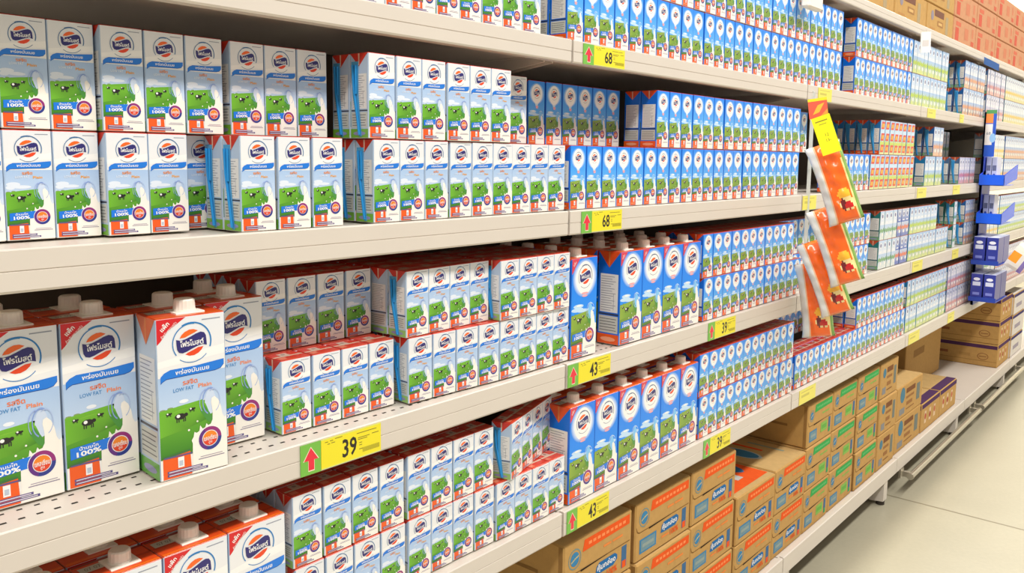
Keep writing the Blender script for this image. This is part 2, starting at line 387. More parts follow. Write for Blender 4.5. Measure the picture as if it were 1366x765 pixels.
def blue_front(F, big):
    F.rect(0, .0, 1, .45, (120, 198, 252), 1, (0, 142, 250)); F.rect(0, .45, 1, 1, (0, 142, 250), 1, (0, 126, 244))
    if not big: F.rect(0, 0, 1, .62, (140, 206, 252), 1.1, (70, 166, 250)); F.rect(0, .62, 1, 1, (70, 166, 250), 1.1, (10, 138, 248))
    if big: F.arc(.51, .80, .001, .33, 0, 360, WHITE, 2, 30, WHITE, 1.2); F.arc(.51, .80, .328, .485, 0, 360, (250, 252, 255), 1.6, 30, (14, 140, 244), .95)
    else: F.arc(.5, .80, .001, .33, 0, 360, WHITE, 2, 26, WHITE, 1.15); F.arc(.5, .80, .328, .47, 0, 360, (214, 236, 255), 1.6, 26, (30, 148, 249), .92)
    if not big: F.poly([(.32, .70), (.68, .70), (.56, .61), (.5, .575), (.44, .61)], [WHITE, WHITE, (200, 226, 250), (150, 200, 246), (200, 226, 250)], 1.8)
    logo(F, .52 if big else .5, .815, .285 if big else .225, (90, 110, 140), big)
    for v, w in ((.645, .14), (.618, .11)) if big else ((.600, .10), (.578, .08)): F.ell(.52, v, w, .011, (246, 170, 176), 3, 10)
    for cu, cv, a, b in ((.28, .52, .20, .020), (.20, .485, .24, .022), (.45, .47, .22, .018), (.78, .47, .16, .02)): F.ell(max(a, min(cu, 1-a)), cv, a, b, (196, 226, 252), 1.5+cu*.4, 14)
    F.ell(.30, .525, .10, .010, WHITE, 3, 10)
    meadow(F, .25, .45, True, 1); splash(F, .235, 1); bottle(F, .455, False); lower_print(F, True, True, big, 1)
    if big:
        F.poly([(0, .998), (0, .85), (.05, .87), (.14, .925), (.30, .998)], (222, 60, 80), 3); F.text('แพ็ก', .10, .955, .07, WHITE, 4, .13, .75)
def side_print(F, bg, foot, ear, k=.8):
    """the narrow side: folded ear, nutrition panel, text block"""
    F.rect(0, 0, 1, 1, bg, 1)
    F.poly([(0, 1), (.5, 1-.5*F.a*k), (1, 1)], ear, 3); F.poly([(.46, 1), (.48, 1-.46*F.a*k), (.53, 1-.46*F.a*k), (.54, 1)], (232, 196, 170) if k < 1 else (226, 130, 60), 4)
    F.rect(.10, .345, .93, .76, (238, 236, 232), 2)
    for k in range(15):
        v = .365+k*.026; F.rect(.14, v, .60+.28*((k*7) % 5)/5, v+.006, (150, 150, 158), 3)
    F.rect(.72, .37, .74, .55, (170, 170, 176), 3)
    F.rect(.04, .315, .97, .332, (60, 62, 78), 2)
    F.rect(.06, .12, .95, .305, (206, 208, 200), 2)
    for k in range(5): F.rect(.10, .145+k*.031, .88-.05*(k % 2), .152+k*.031, (96, 98, 100), 3)
    F.rect(0, 0, 1, .105, foot, 2); F.ell(.5, .05, .36, .025, (250, 170, 130) if foot[0] > 200 else (150, 150, 190), 3, 10)
def carton_body(name, w, h, d, top, side, front_fn, foot, ear, litre=False, olive=False, simple=None):
    mb = MB()
    def cf(n):
        if n.z > .5: return top
        if n.z < -.5: return (230, 225, 215)
        return side
    mb.bevel_box(-d, 0, -w/2, w/2, 0, h, .0012, cf)
    front_fn(Face(mb, (.0001, -w/2+.001, .001), (0, 1, 0), (0, 0, 1), w-.002, h-.002))
    side_print(Face(mb, (-d+.001, -w/2-.0001, .001), (1, 0, 0), (0, 0, 1), d-.002, h-.002), side, foot, ear, 1.25 if litre else .95)
    side_print(Face(mb, (-.001, w/2+.0001, .001), (-1, 0, 0), (0, 0, 1), d-.002, h-.002), side, foot, ear, 1.25 if litre else .95)
    T = Face(mb, (-.001, -w/2+.001, h+.0001), (0, 1, 0), (-1, 0, 0), w-.002, d-.002)
    if litre:
        T.rect(0, 0, 1, 1, top, 1); T.poly([(0, .90), (0, 1), (1, 1), (1, .90)], (150, 40, 20), 2); T.rect(0, .46, 1, .54, (196, 60, 24), 3)
        T.rect(.04, .52, .40, .80, (196, 196, 180), 4); T.text('07 07', .22, .66, .09, (90, 90, 86), 5, .22)
        T.rect(0, 0, 1, .10, (244, 110, 30), 2)
    else:
        T.rect(0, 0, 1, 1, top, 1); T.rect(0, .44, 1, .56, (214, 190, 166), 2); T.rect(.30, .56, .62, .92, (206, 176, 160), 3); T.circ(.46, .74, .07, (150, 120, 110), 4, 10)
        T.rect(0, .0, 1, .07, (236, 90, 50), 2); T.rect(.06, .12, .30, .36, (222, 120, 90), 2)
    return mb.mesh(name, M_PRINT)
PALE = (186, 206, 230); BL = (10, 110, 222)
TALL = (.0565, .1365, .045); SMALL = (.0555, .119, .045); LITRE = (.096, .222, .062)
RED = (206, 52, 34); ORED = (224, 76, 24)
ME = {}
ME['tall_pale'] = carton_body('tall_low_fat_carton', *TALL, RED, PALE, lambda F: pale_front(F, False), (120, 180, 60), RED)
ME['tall_blue'] = carton_body('tall_milk_carton', *TALL, RED, BL, lambda F: blue_front(F, False), ORANGE, ORED)
ME['small_pale'] = carton_body('small_low_fat_carton', *SMALL, RED, PALE, lambda F: pale_front(F, False), (150, 196, 110), RED)
ME['small_blue'] = carton_body('small_milk_carton', *SMALL, RED, BL, lambda F: blue_front(F, False), ORANGE, ORED)
ME['litre_pale'] = carton_body('litre_low_fat_carton', *LITRE, ORED, PALE, lambda F: pale_front(F, True), (96, 168, 60), (222, 96, 30), True)
ME['litre_plain'] = carton_body('litre_low_fat_carton_plain', *LITRE, ORED, PALE, lambda F: pale_front(F, True, False), (96, 168, 60), (222, 96, 30), True)
ME['litre_blue'] = carton_body('litre_milk_carton', *LITRE, ORED, BL, lambda F: blue_front(F, True), ORANGE, (232, 84, 24), True)
SIZE = {k: (TALL if k.startswith('tall') else SMALL if k.startswith('small') else LITRE) for k in ME}
def cap_mesh():
    b = MB(); n = 36
    rings = []
    for z, r, rid in ((0, .0150, 0), (.0025, .0150, 0), (.0028, .0141, 1), (.0150, .0135, 1), (.0168, .0120, 0), (.0171, .006, 0)):
        rings.append([(r*(1+(.035 if rid and k % 2 else 0))*math.cos(2*PI*k/n), r*(1+(.035 if rid and k % 2 else 0))*math.sin(2*PI*k/n), z) for k in range(n)])
    for a, c in zip(rings, rings[1:]):
        for k in range(n): b.quad([a[k], a[(k+1) % n], c[(k+1) % n], c[k]], (238, 228, 212))
    b.quad(rings[-1], (238, 228, 212))
    return b.mesh('screw_cap', M_CAP, True)
ME_CAP = cap_mesh()
b = MB(); b.prism([(-.020, 0), (.020, 0), (.019, .002), (-.019, .002)], -.020, .020, (236, 226, 210)); ME_FLANGE = b.mesh('cap_flange', M_CAP, True)
def straw_mesh(h, d, w):
    b = MB(); y = -w/2-.0036
    b.tube([(-d*.78, y, h*.86), (-d*.72, y, h*.60), (-d*.42, y, h*.04)], .0021, n=8)
    b.tube([(-d*.60, y, h*.86), (-d*.60, y, h*.52)], .0017, n=8)
    return b.mesh('straw', M_STRAW, True)
def sleeve_mesh(h, d, w):
    b = MB(); y = -w/2-.0010
    b.prism([(-d*.90, h*.90), (-d*.52, h*.90), (-d*.52, h*.50), (-d*.36, h*.02), (-d*.50, h*.02), (-d*.84, h*.50)], y-.0004, y, (90, 170, 215))
    return b.mesh('straw_sleeve', M_WRAP, True)
ST = {k: (straw_mesh(s[1], s[2], s[0]), sleeve_mesh(s[1], s[2], s[0])) for k, s in (('tall', TALL), ('small', SMALL))}
COUNT = {}
NAME = {'tall_pale': 'tall_low_fat_milk_carton', 'tall_blue': 'tall_milk_carton', 'small_pale': 'small_low_fat_milk_carton', 'small_blue': 'small_milk_carton',
        'litre_pale': 'litre_low_fat_milk_carton', 'litre_plain': 'litre_low_fat_milk_carton', 'litre_blue': 'litre_milk_carton'}
DESC = {'tall_pale': 'tall pale low-fat carton', 'tall_blue': 'tall blue milk carton', 'small_pale': 'short pale low-fat carton', 'small_blue': 'short blue milk carton',
        'litre_pale': 'one-litre pale carton', 'litre_plain': 'one-litre pale carton', 'litre_blue': 'one-litre blue milk carton'}
def carton(kind, x, y, z, label, group, rz=0.0, straw=False):
    o = put(NAME[kind], ME[kind], None, (x, y, z), rz); tag(o, label, 'milk carton', group)
    w, h, d = SIZE[kind]
    if kind.startswith('litre'):
        fl = put('cap_base', ME_FLANGE, o, (-d*.52, w*.06, h)); put('screw_cap', ME_CAP, o, (-d*.52, w*.06, h+.0015))
    elif straw:
        a, s = ST[kind.split('_')[0]]; put('straw', a, o); put('straw_sleeve', s, o)
    COUNT[kind] = COUNT.get(kind, 0)+1
    return o
def run(kind, x, y0, n, pitch, z, where, rz=0.0, back=0, bx=None, straw=0, group=None, start=1, skip=(), first_back=0, lay=''):
    """n cartons side by side from y0 (left edge of the first); rows behind where their tops or sides show"""
    w, h, d = SIZE[kind]; t = math.radians(rz); bp = bx or d+(.0032 if d < .05 else .006)
    g = group or f'{DESC[kind]}s, {where}'
    for r in range(back+1):
        for i in range(n):
            if r and (i, r) in skip: continue
            if r > back and i: continue
            lx, ly = -r*bp, i*pitch+w/2
            jx = 0 if rz or r else random.uniform(-.0012, .0012)
            px = x+lx*math.cos(t)-ly*math.sin(t)+jx; py = y0+lx*math.sin(t)+ly*math.cos(t)
            k = start+i
            lab = f'{DESC[kind]}, {nth(k)} from left, {where}' if r == 0 else f'{DESC[kind]} {nth(r)} behind {nth(k)}, {where}'
            carton(kind, px, py, z, lab, g, t, straw and i == 0 and r < straw)
    for r in range(back+1, first_back+1):   # only the end one of the deeper rows shows its side
        lx, ly = -r*bp, w/2
        carton(kind, x+lx*math.cos(t)-ly*math.sin(t), y0+lx*math.sin(t)+ly*math.cos(t), z, f'{DESC[kind]} {nth(r)} behind first, {where}', g, t, r < straw)
HT = TALL[1]+.0012; HS = SMALL[1]+.001
# upper shelf
zA = ZA+.003
run('tall_pale', -.020, .640, 12, .0582, zA, 'upper shelf left of the blue cartons')
run('tall_blue', -.022, 1.425, 27, .0592, zA, 'lower layer, upper shelf, beside 68 tag', first_back=1)
run('tall_blue', -.022, 1.780, 21, .0592, zA+HT, 'upper layer, upper shelf, beside 68 tag')
for L, zz in (('lower', zA), ('upper', zA+HT)):
    run('tall_blue', -.022, 3.160, 12, .0585, zz, f'{L} layer, upper shelf beyond the gap', first_back=1)
# second shelf
zB = ZB+.003
run('tall_pale', -.085, .322, 1, .0575, zB, 'lower layer, second shelf, left edge of shelf')
run('tall_pale', -.085, .379, 2, .0572, zB, 'lower layer, second shelf, left trio end')
run('tall_pale', -.072, .496, 2, .0575, zB, 'lower layer, second shelf, pair before the straws')
run('tall_pale', -.104, .620, 1, .0575, zB, 'lower layer, second shelf, partly behind straws')
run('tall_pale', -.008, .653, 3, .0610, zB, 'lower layer, second shelf, first pack with straws', straw=2, first_back=1)
run('tall_pale', -.012, .897, 3, .0580, zB, 'lower layer, second shelf, second pack with straws', straw=2, first_back=1)
run('tall_pale', -.016, 1.078, 6, .0572, zB, 'lower layer, second shelf, just before the blue ones')
run('tall_blue', -.014, 1.437, 21, .0588, zB, 'lower layer, second shelf, above lower 68 tag', first_back=1)
run('tall_blue', -.075, 2.705, 2, .0588, zB, 'lower layer, second shelf, set back beside the bags')
run('tall_pale', -.085, .322, 1, .0575, zB+HT, 'upper layer, second shelf, left edge of shelf')
run('tall_pale', -.085, .379, 2, .0572, zB+HT, 'upper layer, second shelf, left pair')
run('tall_pale', -.075, .496, 3, .0585, zB+HT, 'upper layer, second shelf, left trio')
run('tall_pale', -.075, .682, 3, .0580, zB+HT, 'upper layer, second shelf, trio before the straws')
run('tall_pale', -.012, .889, 3, .0580, zB+HT, 'upper layer, second shelf, pack with straws', straw=2, first_back=1)
run('tall_pale', -.012, 1.068, 3, .0572, zB+HT, 'upper layer, second shelf, trio before recess')
run('tall_pale', -.070, 1.300, 1, .0572, zB+HT, 'upper layer, second shelf, set back beside blue ones')
run('tall_blue', -.105, 1.405, 6, .0592, zB+HT, 'upper layer, second shelf, set back in shade', first_back=1)
run('tall_blue', -.014, 1.782, 15, .0588, zB+HT, 'upper layer, second shelf, brightly lit block', first_back=1)
run('tall_blue', -.075, 2.705, 3, .0588, zB+HT, 'upper layer, second shelf, set back beside the bags')
# third shelf
zC = ZC+.003
for i, y in enumerate((.328, .427)):
    run('litre_pale', -.068, y, 1, .1, zC, ('left edge of third shelf', 'third shelf beside the turned one')[i], back=1)
run('litre_plain', -.006, .5215, 1, .1, zC, 'turned forward on third shelf', rz=-4)
run('litre_pale', -.071, .5275, 1, .1, zC, 'right behind the turned one, third shelf')
run('litre_pale', -.072, .629, 1, .1, zC, 'third shelf beside the first small pack', back=1)
run('small_pale', -.050, .742, 4, .0585, zC, 'lower layer, third shelf, first pack with straws', straw=1, back=4)
run('small_pale', -.030, .990, 4, .0580, zC, 'lower layer, third shelf, second pack with straws', rz=-3, straw=1, back=4)
run('small_pale', -.018, 1.2215, 4, .0568, zC, 'lower layer, third shelf, third pack beside blue litres', back=3)
run('small_pale', -.109, .737, 4, .0600, zC+HS, 'upper layer, third shelf, set back pack', back=3)
run('small_pale', -.125, .985, 4, .0568, zC+HS, 'upper layer, third shelf, hidden pack behind straws', back=2)
run('small_pale', -.030, .985, 4, .0560, zC+HS, 'upper layer, third shelf, pack above second tag gap', rz=2, straw=1, back=1)
run('small_pale', -.014, 1.217, 4, .0560, zC+HS, 'upper layer, third shelf, pack beside blue litres', straw=1, back=3)
run('litre_blue', -.014, 1.450, 1, .1, zC, 'third shelf above the 43 tag', back=3)
run('litre_blue', -.014, 1.642, 4, .0975, zC, 'block of four, third shelf', back=3)
run('small_blue', -.012, 2.050, 12, .0560, zC, 'lower layer, third shelf, above the far 39 tag', back=2)
run('small_blue', -.012, 2.040, 11, .0560, zC+HS, 'upper layer, third shelf, above the far 39 tag', back=2)
# lowest carton shelf
zD = ZD+.003
run('litre_pale', -.014, .328, 4, .0985, zD, 'lowest shelf under the big 39 tag', back=1)
run('small_pale', -.020, .740, 4, .0592, zD, 'lower layer, lowest shelf, first pack', back=2)
run('small_pale', -.020, .981, 4, .0578, zD, 'lower layer, lowest shelf, second pack', back=1)
run('small_pale', -.016, 1.2145, 4, .0568, zD, 'lower layer, lowest shelf, pack beside blue litres', back=1)
run('small_pale', -.022, .738, 4, .0595, zD+HS, 'upper layer, lowest shelf, first pack', back=2)
run('small_pale', -.022, .981, 4, .0580, zD+HS, 'upper layer, lowest shelf, second pack', back=1)
run('small_pale', -.006, 1.247, 4, .0562, zD+HS, 'skewed pack on top, lowest shelf', rz=17, straw=1)
run('litre_blue', -.012, 1.452, 6, .0978, zD, 'lowest shelf beside the 43 tag', back=1)
run('small_blue', -.012, 2.050, 12, .0540, zD, 'lower layer, lowest shelf, above the 39 tag', back=1)
run('small_blue', -.012, 2.045, 12, .0540, zD+HS, 'upper layer, lowest shelf, above the 39 tag', first_back=1, back=1)

# ------------------------------------------------------------------ other drink cartons farther along
def simple_front(st):
    top, mid, low, acc = st
    def fn(F):
        F.rect(0, .52, 1, 1, top, 1, mid); F.rect(0, 0, 1, .52, low, 1, mid)
        F.poly([(0, .34), (.3, .40), (.6, .35), (1, .44), (1, .30), (.6, .24), (.3, .28), (0, .22)], acc, 2)
        F.circ(.5, .82, .24, (244, 242, 240), 2, 16); F.circ(.5, .82, .15, (70, 80, 150), 3, 12)
        F.ell(.5, .60, .30, .025, (245, 245, 248), 2, 12); F.ell(.66, .18, .20, .06, (244, 240, 232), 3, 14); F.rect(.08, .04, .46, .12, low, 3)
    return fn
def stamp_front(F):
    simple_front(((206, 228, 246), (180, 214, 246), (226, 226, 150), (200, 216, 90)))(F)
    for v in (.06, .40, .74):
        F.poly([(.10, v), (.80, v), (.95, v+.22), (.25, v+.22)], (224, 44, 30), 4); F.poly([(.24, v+.05), (.70, v+.05), (.80, v+.16), (.34, v+.16)], (250, 176, 40), 5)
STY = {'lime': ((226, 234, 246), (160, 196, 240), (214, 224, 130), (180, 206, 70)), 'peach': ((236, 238, 244), (150, 186, 232), (232, 182, 140), (220, 150, 110)),
       'pink': ((232, 228, 240), (190, 196, 226), (226, 170, 160), (206, 130, 140)), 'yellow': ((232, 236, 240), (196, 212, 232), (238, 220, 140), (236, 196, 80)),
       'navy': ((60, 100, 190), (200, 210, 232), (90, 110, 190), (226, 120, 90)), 'white': ((234, 238, 246), (186, 210, 242), (226, 232, 226), (120, 170, 120))}
for k, st in STY.items():
    side = {'lime': (30, 118, 170), 'peach': (34, 92, 160), 'pink': (80, 110, 150), 'yellow': (120, 140, 160), 'navy': (24, 60, 140), 'white': (40, 120, 120)}[k]
    for t, sz in (('tall', TALL), ('small', SMALL)):
        ME[f'{t}_{k}'] = carton_body(f'{t}_{k}_drink_carton', *sz, (196, 96, 70), side, simple_front(st), (120, 170, 120), (190, 80, 50))
        SIZE[f'{t}_{k}'] = sz
ME['tall_stamp'] = carton_body('tall_stamped_drink_carton', *TALL, (210, 90, 50), (40, 120, 190), stamp_front, ORANGE, (220, 70, 30)); SIZE['tall_stamp'] = TALL
LOOK = {'lime': 'lime-bottomed', 'peach': 'peach-bottomed', 'pink': 'pink-bottomed', 'yellow': 'yellow-bottomed', 'navy': 'navy-banded', 'white': 'whitish', 'stamp': 'red-stamped'}
for t in ('tall', 'small'):
    for k, l in LOOK.items():
        NAME[f'{t}_{k}'] = 'drink_carton'; DESC[f'{t}_{k}'] = f'{l} drink carton'
LAY = (('lower', 0), ('upper', 1))
for nm, j in LAY:
    z = zA+j*HT
    run('tall_lime', -.022, 3.870, 10, .0578, z, f'{nm} layer, upper shelf past the blue ones')
    run('tall_peach', -.022, 4.775, 8, .0578, z, f'{nm} layer, upper shelf near blue tower', straw=2, first_back=1)
run('tall_blue', -.022, 2.975, 7, .0588, zB, 'lower layer, second shelf beside the bags', first_back=0)
run('tall_stamp', -.022, 3.400, 10, .0588, zB, 'lower layer, second shelf beyond the bags')
run('tall_lime', -.022, 4.165, 5, .0588, zB, 'lower layer, second shelf after stamped ones', first_back=1)
run('tall_pink', -.022, 4.800, 6, .0588, zB, 'lower layer, second shelf near blue tower', straw=2, first_back=1)
run('tall_stamp', -.022, 3.500, 8, .0588, zB+HT, 'upper layer, second shelf beyond dark gap', straw=4, first_back=3)
run('tall_peach', -.022, 4.280, 3, .0588, zB+HT, 'upper layer, second shelf after stamped ones', straw=2, first_back=1)
run('tall_white', -.150, 4.520, 10, .0588, zB+HT, 'upper layer, second shelf, set back in shade')
run('small_blue', -.070, 2.735, 5, .0560, zC, 'lower layer, third shelf behind the bags')
run('small_blue', -.012, 3.070, 6, .0560, zC, 'lower layer, third shelf beyond the bags')
run('small_blue', -.070, 2.665, 6, .0560, zC+HS, 'upper layer, third shelf behind the bags')
run('small_blue', -.012, 3.070, 6, .0560, zC+HS, 'upper layer, third shelf beyond the bags')
for nm, j in LAY:
    z = zC+j*HS
    run('small_white', -.014, 3.540, 4, .0565, z, f'{nm} layer, third shelf, whitish block', first_back=1)
    run('small_navy', -.014, 3.770, 3, .0565, z, f'{nm} layer, third shelf, navy block')
run('small_lime', -.014, 3.950, 12, .0565, zC, 'lower layer, third shelf, lime block')
run('small_lime', -.014, 3.950, 8, .0565, zC+HS, 'upper layer, third shelf, lime block')
for nm, j in LAY:
    z = zC+j*HS
    run('small_white', -.020, 4.760, 1, .0565, z, f'{nm} layer, third shelf, lone pack end', straw=2, first_back=1)
    run('small_peach', -.020, 4.990, 4, .0565, z, f'{nm} layer, third shelf near blue tower', straw=2, first_back=1)
run('small_blue', -.014, 2.725, 22, .0565, zD, 'lower layer, lowest shelf beyond 39 tag', back=1, skip=[(i, 1) for i in range(11, 22)])
run('small_blue', -.155, 2.700, 10, .0565, zD+HS, 'upper layer, lowest shelf, set back behind bags')
run('small_blue', -.014, 3.320, 11, .0565, zD+HS, 'upper layer, lowest shelf beyond the bags', first_back=2)
for nm, j in LAY:
    z = zD+j*HS
    run('small_lime', -.014, 3.990, 12, .0565, z, f'{nm} layer, lowest shelf, lime block')
    run('small_pink', -.014, 4.700, 9, .0565, z, f'{nm} layer, lowest shelf near blue tower')
far = MB()
def scatter_far(kind, y0, n, z):
    me = ME[kind]; w = SIZE[kind][0]
    cols = [0]*0
    at = me.color_attributes['ink'].data
    for i in range(n):
        o = len(far.v); dy = y0+i*(w+.001)+w/2
        far.v += [(v.co.x-.02, v.co.y+dy, v.co.z+z) for v in me.vertices]
        for p in me.polygons:
            far.f.append(tuple(o+k for k in p.vertices)); far.c.append([tuple(at[l].color) for l in p.loop_indices])
for nm, j in LAY:
    run('tall_pink', -.020, 5.290, 8, .0580, zA+j*HT, f'{nm} layer, upper shelf past blue tower')
    run('tall_yellow', -.020, 5.290, 10, .0580, zB+j*HT, f'{nm} layer, second shelf past blue tower')
    run('small_yellow', -.020, 5.290, 10, .0565, zC+j*HS, f'{nm} layer, third shelf past blue tower')
    run('small_white', -.020, 5.290, 10, .0565, zD+j*HS, f'{nm} layer, lowest shelf past blue tower')
    scatter_far('tall_yellow', 5.78, 30, zA+j*HT); scatter_far('tall_peach', 5.90, 28, zB+j*HT); scatter_far('small_lime', 5.88, 28, zC+j*HS); scatter_far('small_pink', 5.88, 28, zD+j*HS)
tag(put('drink_carton', far.mesh('far_drink_cartons', M_PRINT)), 'farthest pale drink cartons filling the four shelves past the blue tower', 'drink carton', None, 'stuff')

# ------------------------------------------------------------------ price tags on the shelf fronts
def price_tag(y0, y1, ztop, h, num, arrow=True, detail=True):
    """yellow ticket in the shelf channel, with a green arrow card beside it"""
    ah = h*.93
    b = MB(); w = y1-y0; aw = .0385 if arrow else 0
    b.box(.0026, .0034, y0+aw, y1, ztop-ah, ztop, (240, 224, 30))
    F = Face(b, (.00345, y0+aw, ztop-ah), (0, 1, 0), (0, 0, 1), w-aw, ah, .00012)
    F.rect(0, 0, 1, 1, (240, 224, 36), 1); F.rect(0, .0, 1, .03, (222, 232, 120), 2); F.rect(0, .97, 1, 1, (222, 232, 120), 2)
    if not num: F.rect(.0, .0, 1, 1, (238, 226, 96), 1.5); F.rect(.12, .45, .6, .62, (206, 194, 80), 2); F.rect(.1, .78, .85, .84, (206, 194, 80), 2)
    if num:
        F.text(num, .46 if arrow else .40, .48, .27*(ah/.0465)*.9, (34, 28, 22), 2, .24, 0, .02)
        for u, v, l in ((.06, .88, .05), (.14, .89, .05), (.22, .92, .12), (.58, .86, .34), (.60, .70, .20), (.60, .64, .16), (.84, .72, .12), (.62, .52, .05), (.62, .44, .05), (.62, .30, .06), (.10, .80, .04), (.16, .81, .06)):
            F.rect(u, v-.012, u+l, v+.012, (120, 108, 30), 2)
        for k in range(22): F.rect(.68+k*.0135, .16, .68+k*.0135+.006, .32, (120, 108, 30), 2)
    o = put('price_tag', b.mesh('price_ticket', M_SIGN), None, (0, 0, 0))
    if arrow:
        c = MB(); c.box(.0026, .0036, y0, y0+aw-.0008, ztop-ah-.001, ztop, (118, 186, 70))
        G = Face(c, (.00365, y0, ztop-ah-.001), (0, 1, 0), (0, 0, 1), aw-.0008, ah+.001, .00012)
        A = [(.50, .86), (.86, .46), (.66, .46), (.66, .14), (.38, .14), (.38, .46), (.16, .46)]
        G.rect(0, 0, 1, 1, (118, 186, 70), 1); G.poly([(.5+(u-.5)*1.14, .5+(v-.5)*1.1) for u, v in A], (246, 226, 200), 2); G.poly(A, (232, 40, 62), 3)
        put('arrow_card', c.mesh('arrow_card', M_SIGN), o)
    return o
TG = 'yellow shelf price tags'
for y0, y1, z, h, n, lab in ((1.450, 1.607, ZA, .044, '68', 'yellow 68 price tag on the upper shelf edge'), (1.457, 1.613, ZB, .049, '68', 'yellow 68 price tag on the second shelf edge'),
        (.737, .897, ZC, .052, '39', 'large near 39 price tag under the first small pack'), (1.420, 1.583, ZC, .052, '43', '43 price tag on the third shelf below lone blue litre'),
        (2.057, 2.222, ZC, .052, '39', 'small 39 price tag on the third shelf below short blue cartons'), (1.428, 1.592, ZD, .054, '43', '43 price tag on the lowest shelf above the orange-printed boxes'),
        (2.057, 2.221, ZD, .054, '39', '39 price tag on the lowest shelf above the brown boxes')):
    tag(price_tag(y0, y1, z-.001, h, n), lab, 'price tag', TG)
for y0, y1, z, h, lab in ((2.758, 2.878, ZA, .044, 'plain yellow tag on the upper shelf beside the hanging strip'), (2.675, 2.790, ZB, .049, 'olive-yellow tag on the second shelf behind top orange bag'),
        (2.735, 2.880, ZD, .054, 'pale yellow tag on the lowest shelf above green-printed boxes'), (4.05, 4.185, ZA, .044, 'yellow tag on upper shelf under lime cartons'), (4.63, 4.71, ZA, .044, 'narrow yellow tag on upper shelf before blue tower'),
        (3.975, 4.118, ZB, .049, 'yellow tag on second shelf after stamped cartons'), (4.60, 4.737, ZB, .049, 'yellow tag on second shelf nearest the blue tower'), (3.98, 4.138, ZC, .052, 'yellow tag on third shelf under lime cartons'),
        (4.68, 4.806, ZC, .052, 'yellow tag on third shelf nearest the blue tower'), (3.998, 4.17, ZD, .054, 'yellow tag on lowest shelf under lime cartons'), (4.687, 4.814, ZD, .054, 'yellow tag on lowest shelf nearest the blue tower')):
    tag(price_tag(y0, y1, z-.001, h, '', False), lab, 'price tag', TG)
def plain_card(name, corners, col, lab, cat='sign', bars=()):
    b = MB(); P = [Vector(c) for c in corners]; n = (P[1]-P[0]).cross(P[3]-P[0]).normalized()*.0012
    b.quad(P, col); b.quad([p-n for p in P][::-1], col)
    for i in range(4): b.quad([P[i], P[i]-n, P[(i+1) % 4]-n, P[(i+1) % 4]], col)
    F = Face(b, P[0]+n*.2, (P[1]-P[0]).normalized(), (P[3]-P[0]).normalized(), (P[1]-P[0]).length, (P[3]-P[0]).length)
    for u0, v0, u1, v1, c in bars: F.rect(u0, v0, u1, v1, c, 1)
    return tag(put(name, b.mesh(name, M_SIGN)), lab, cat)
plain_card('shelf_flag', [(.004, 3.868, 1.975), (.044, 3.872, 1.975), (.042, 3.872, 2.060), (.003, 3.868, 2.060)], (242, 238, 230), 'small white card hanging from the topmost shelf edge', 'sign', ((.2, .3, .8, .6, (214, 206, 198)),))
plain_card('shelf_flag', [(.004, 5.05, 2.035), (.075, 5.06, 1.995), (.075, 5.06, 2.030), (.004, 5.05, 2.072)], (52, 92, 150), 'small blue flag on the topmost shelf edge above the tower', 'sign')
b = MB(); b.bevel_box(.003, .030, 2.575, 2.69, 1.982, 2.030, .006, lambda n: (196, 190, 182)); b.box(-.03, .006, 2.60, 2.66, 2.022, 2.030, (196, 190, 182))
tag(put('tag_holder', b.mesh('tag_holder', M_CAP, True), None, (0, 0, 0)), 'grey plastic tag holder clipped to cartons at the picture top', 'holder')

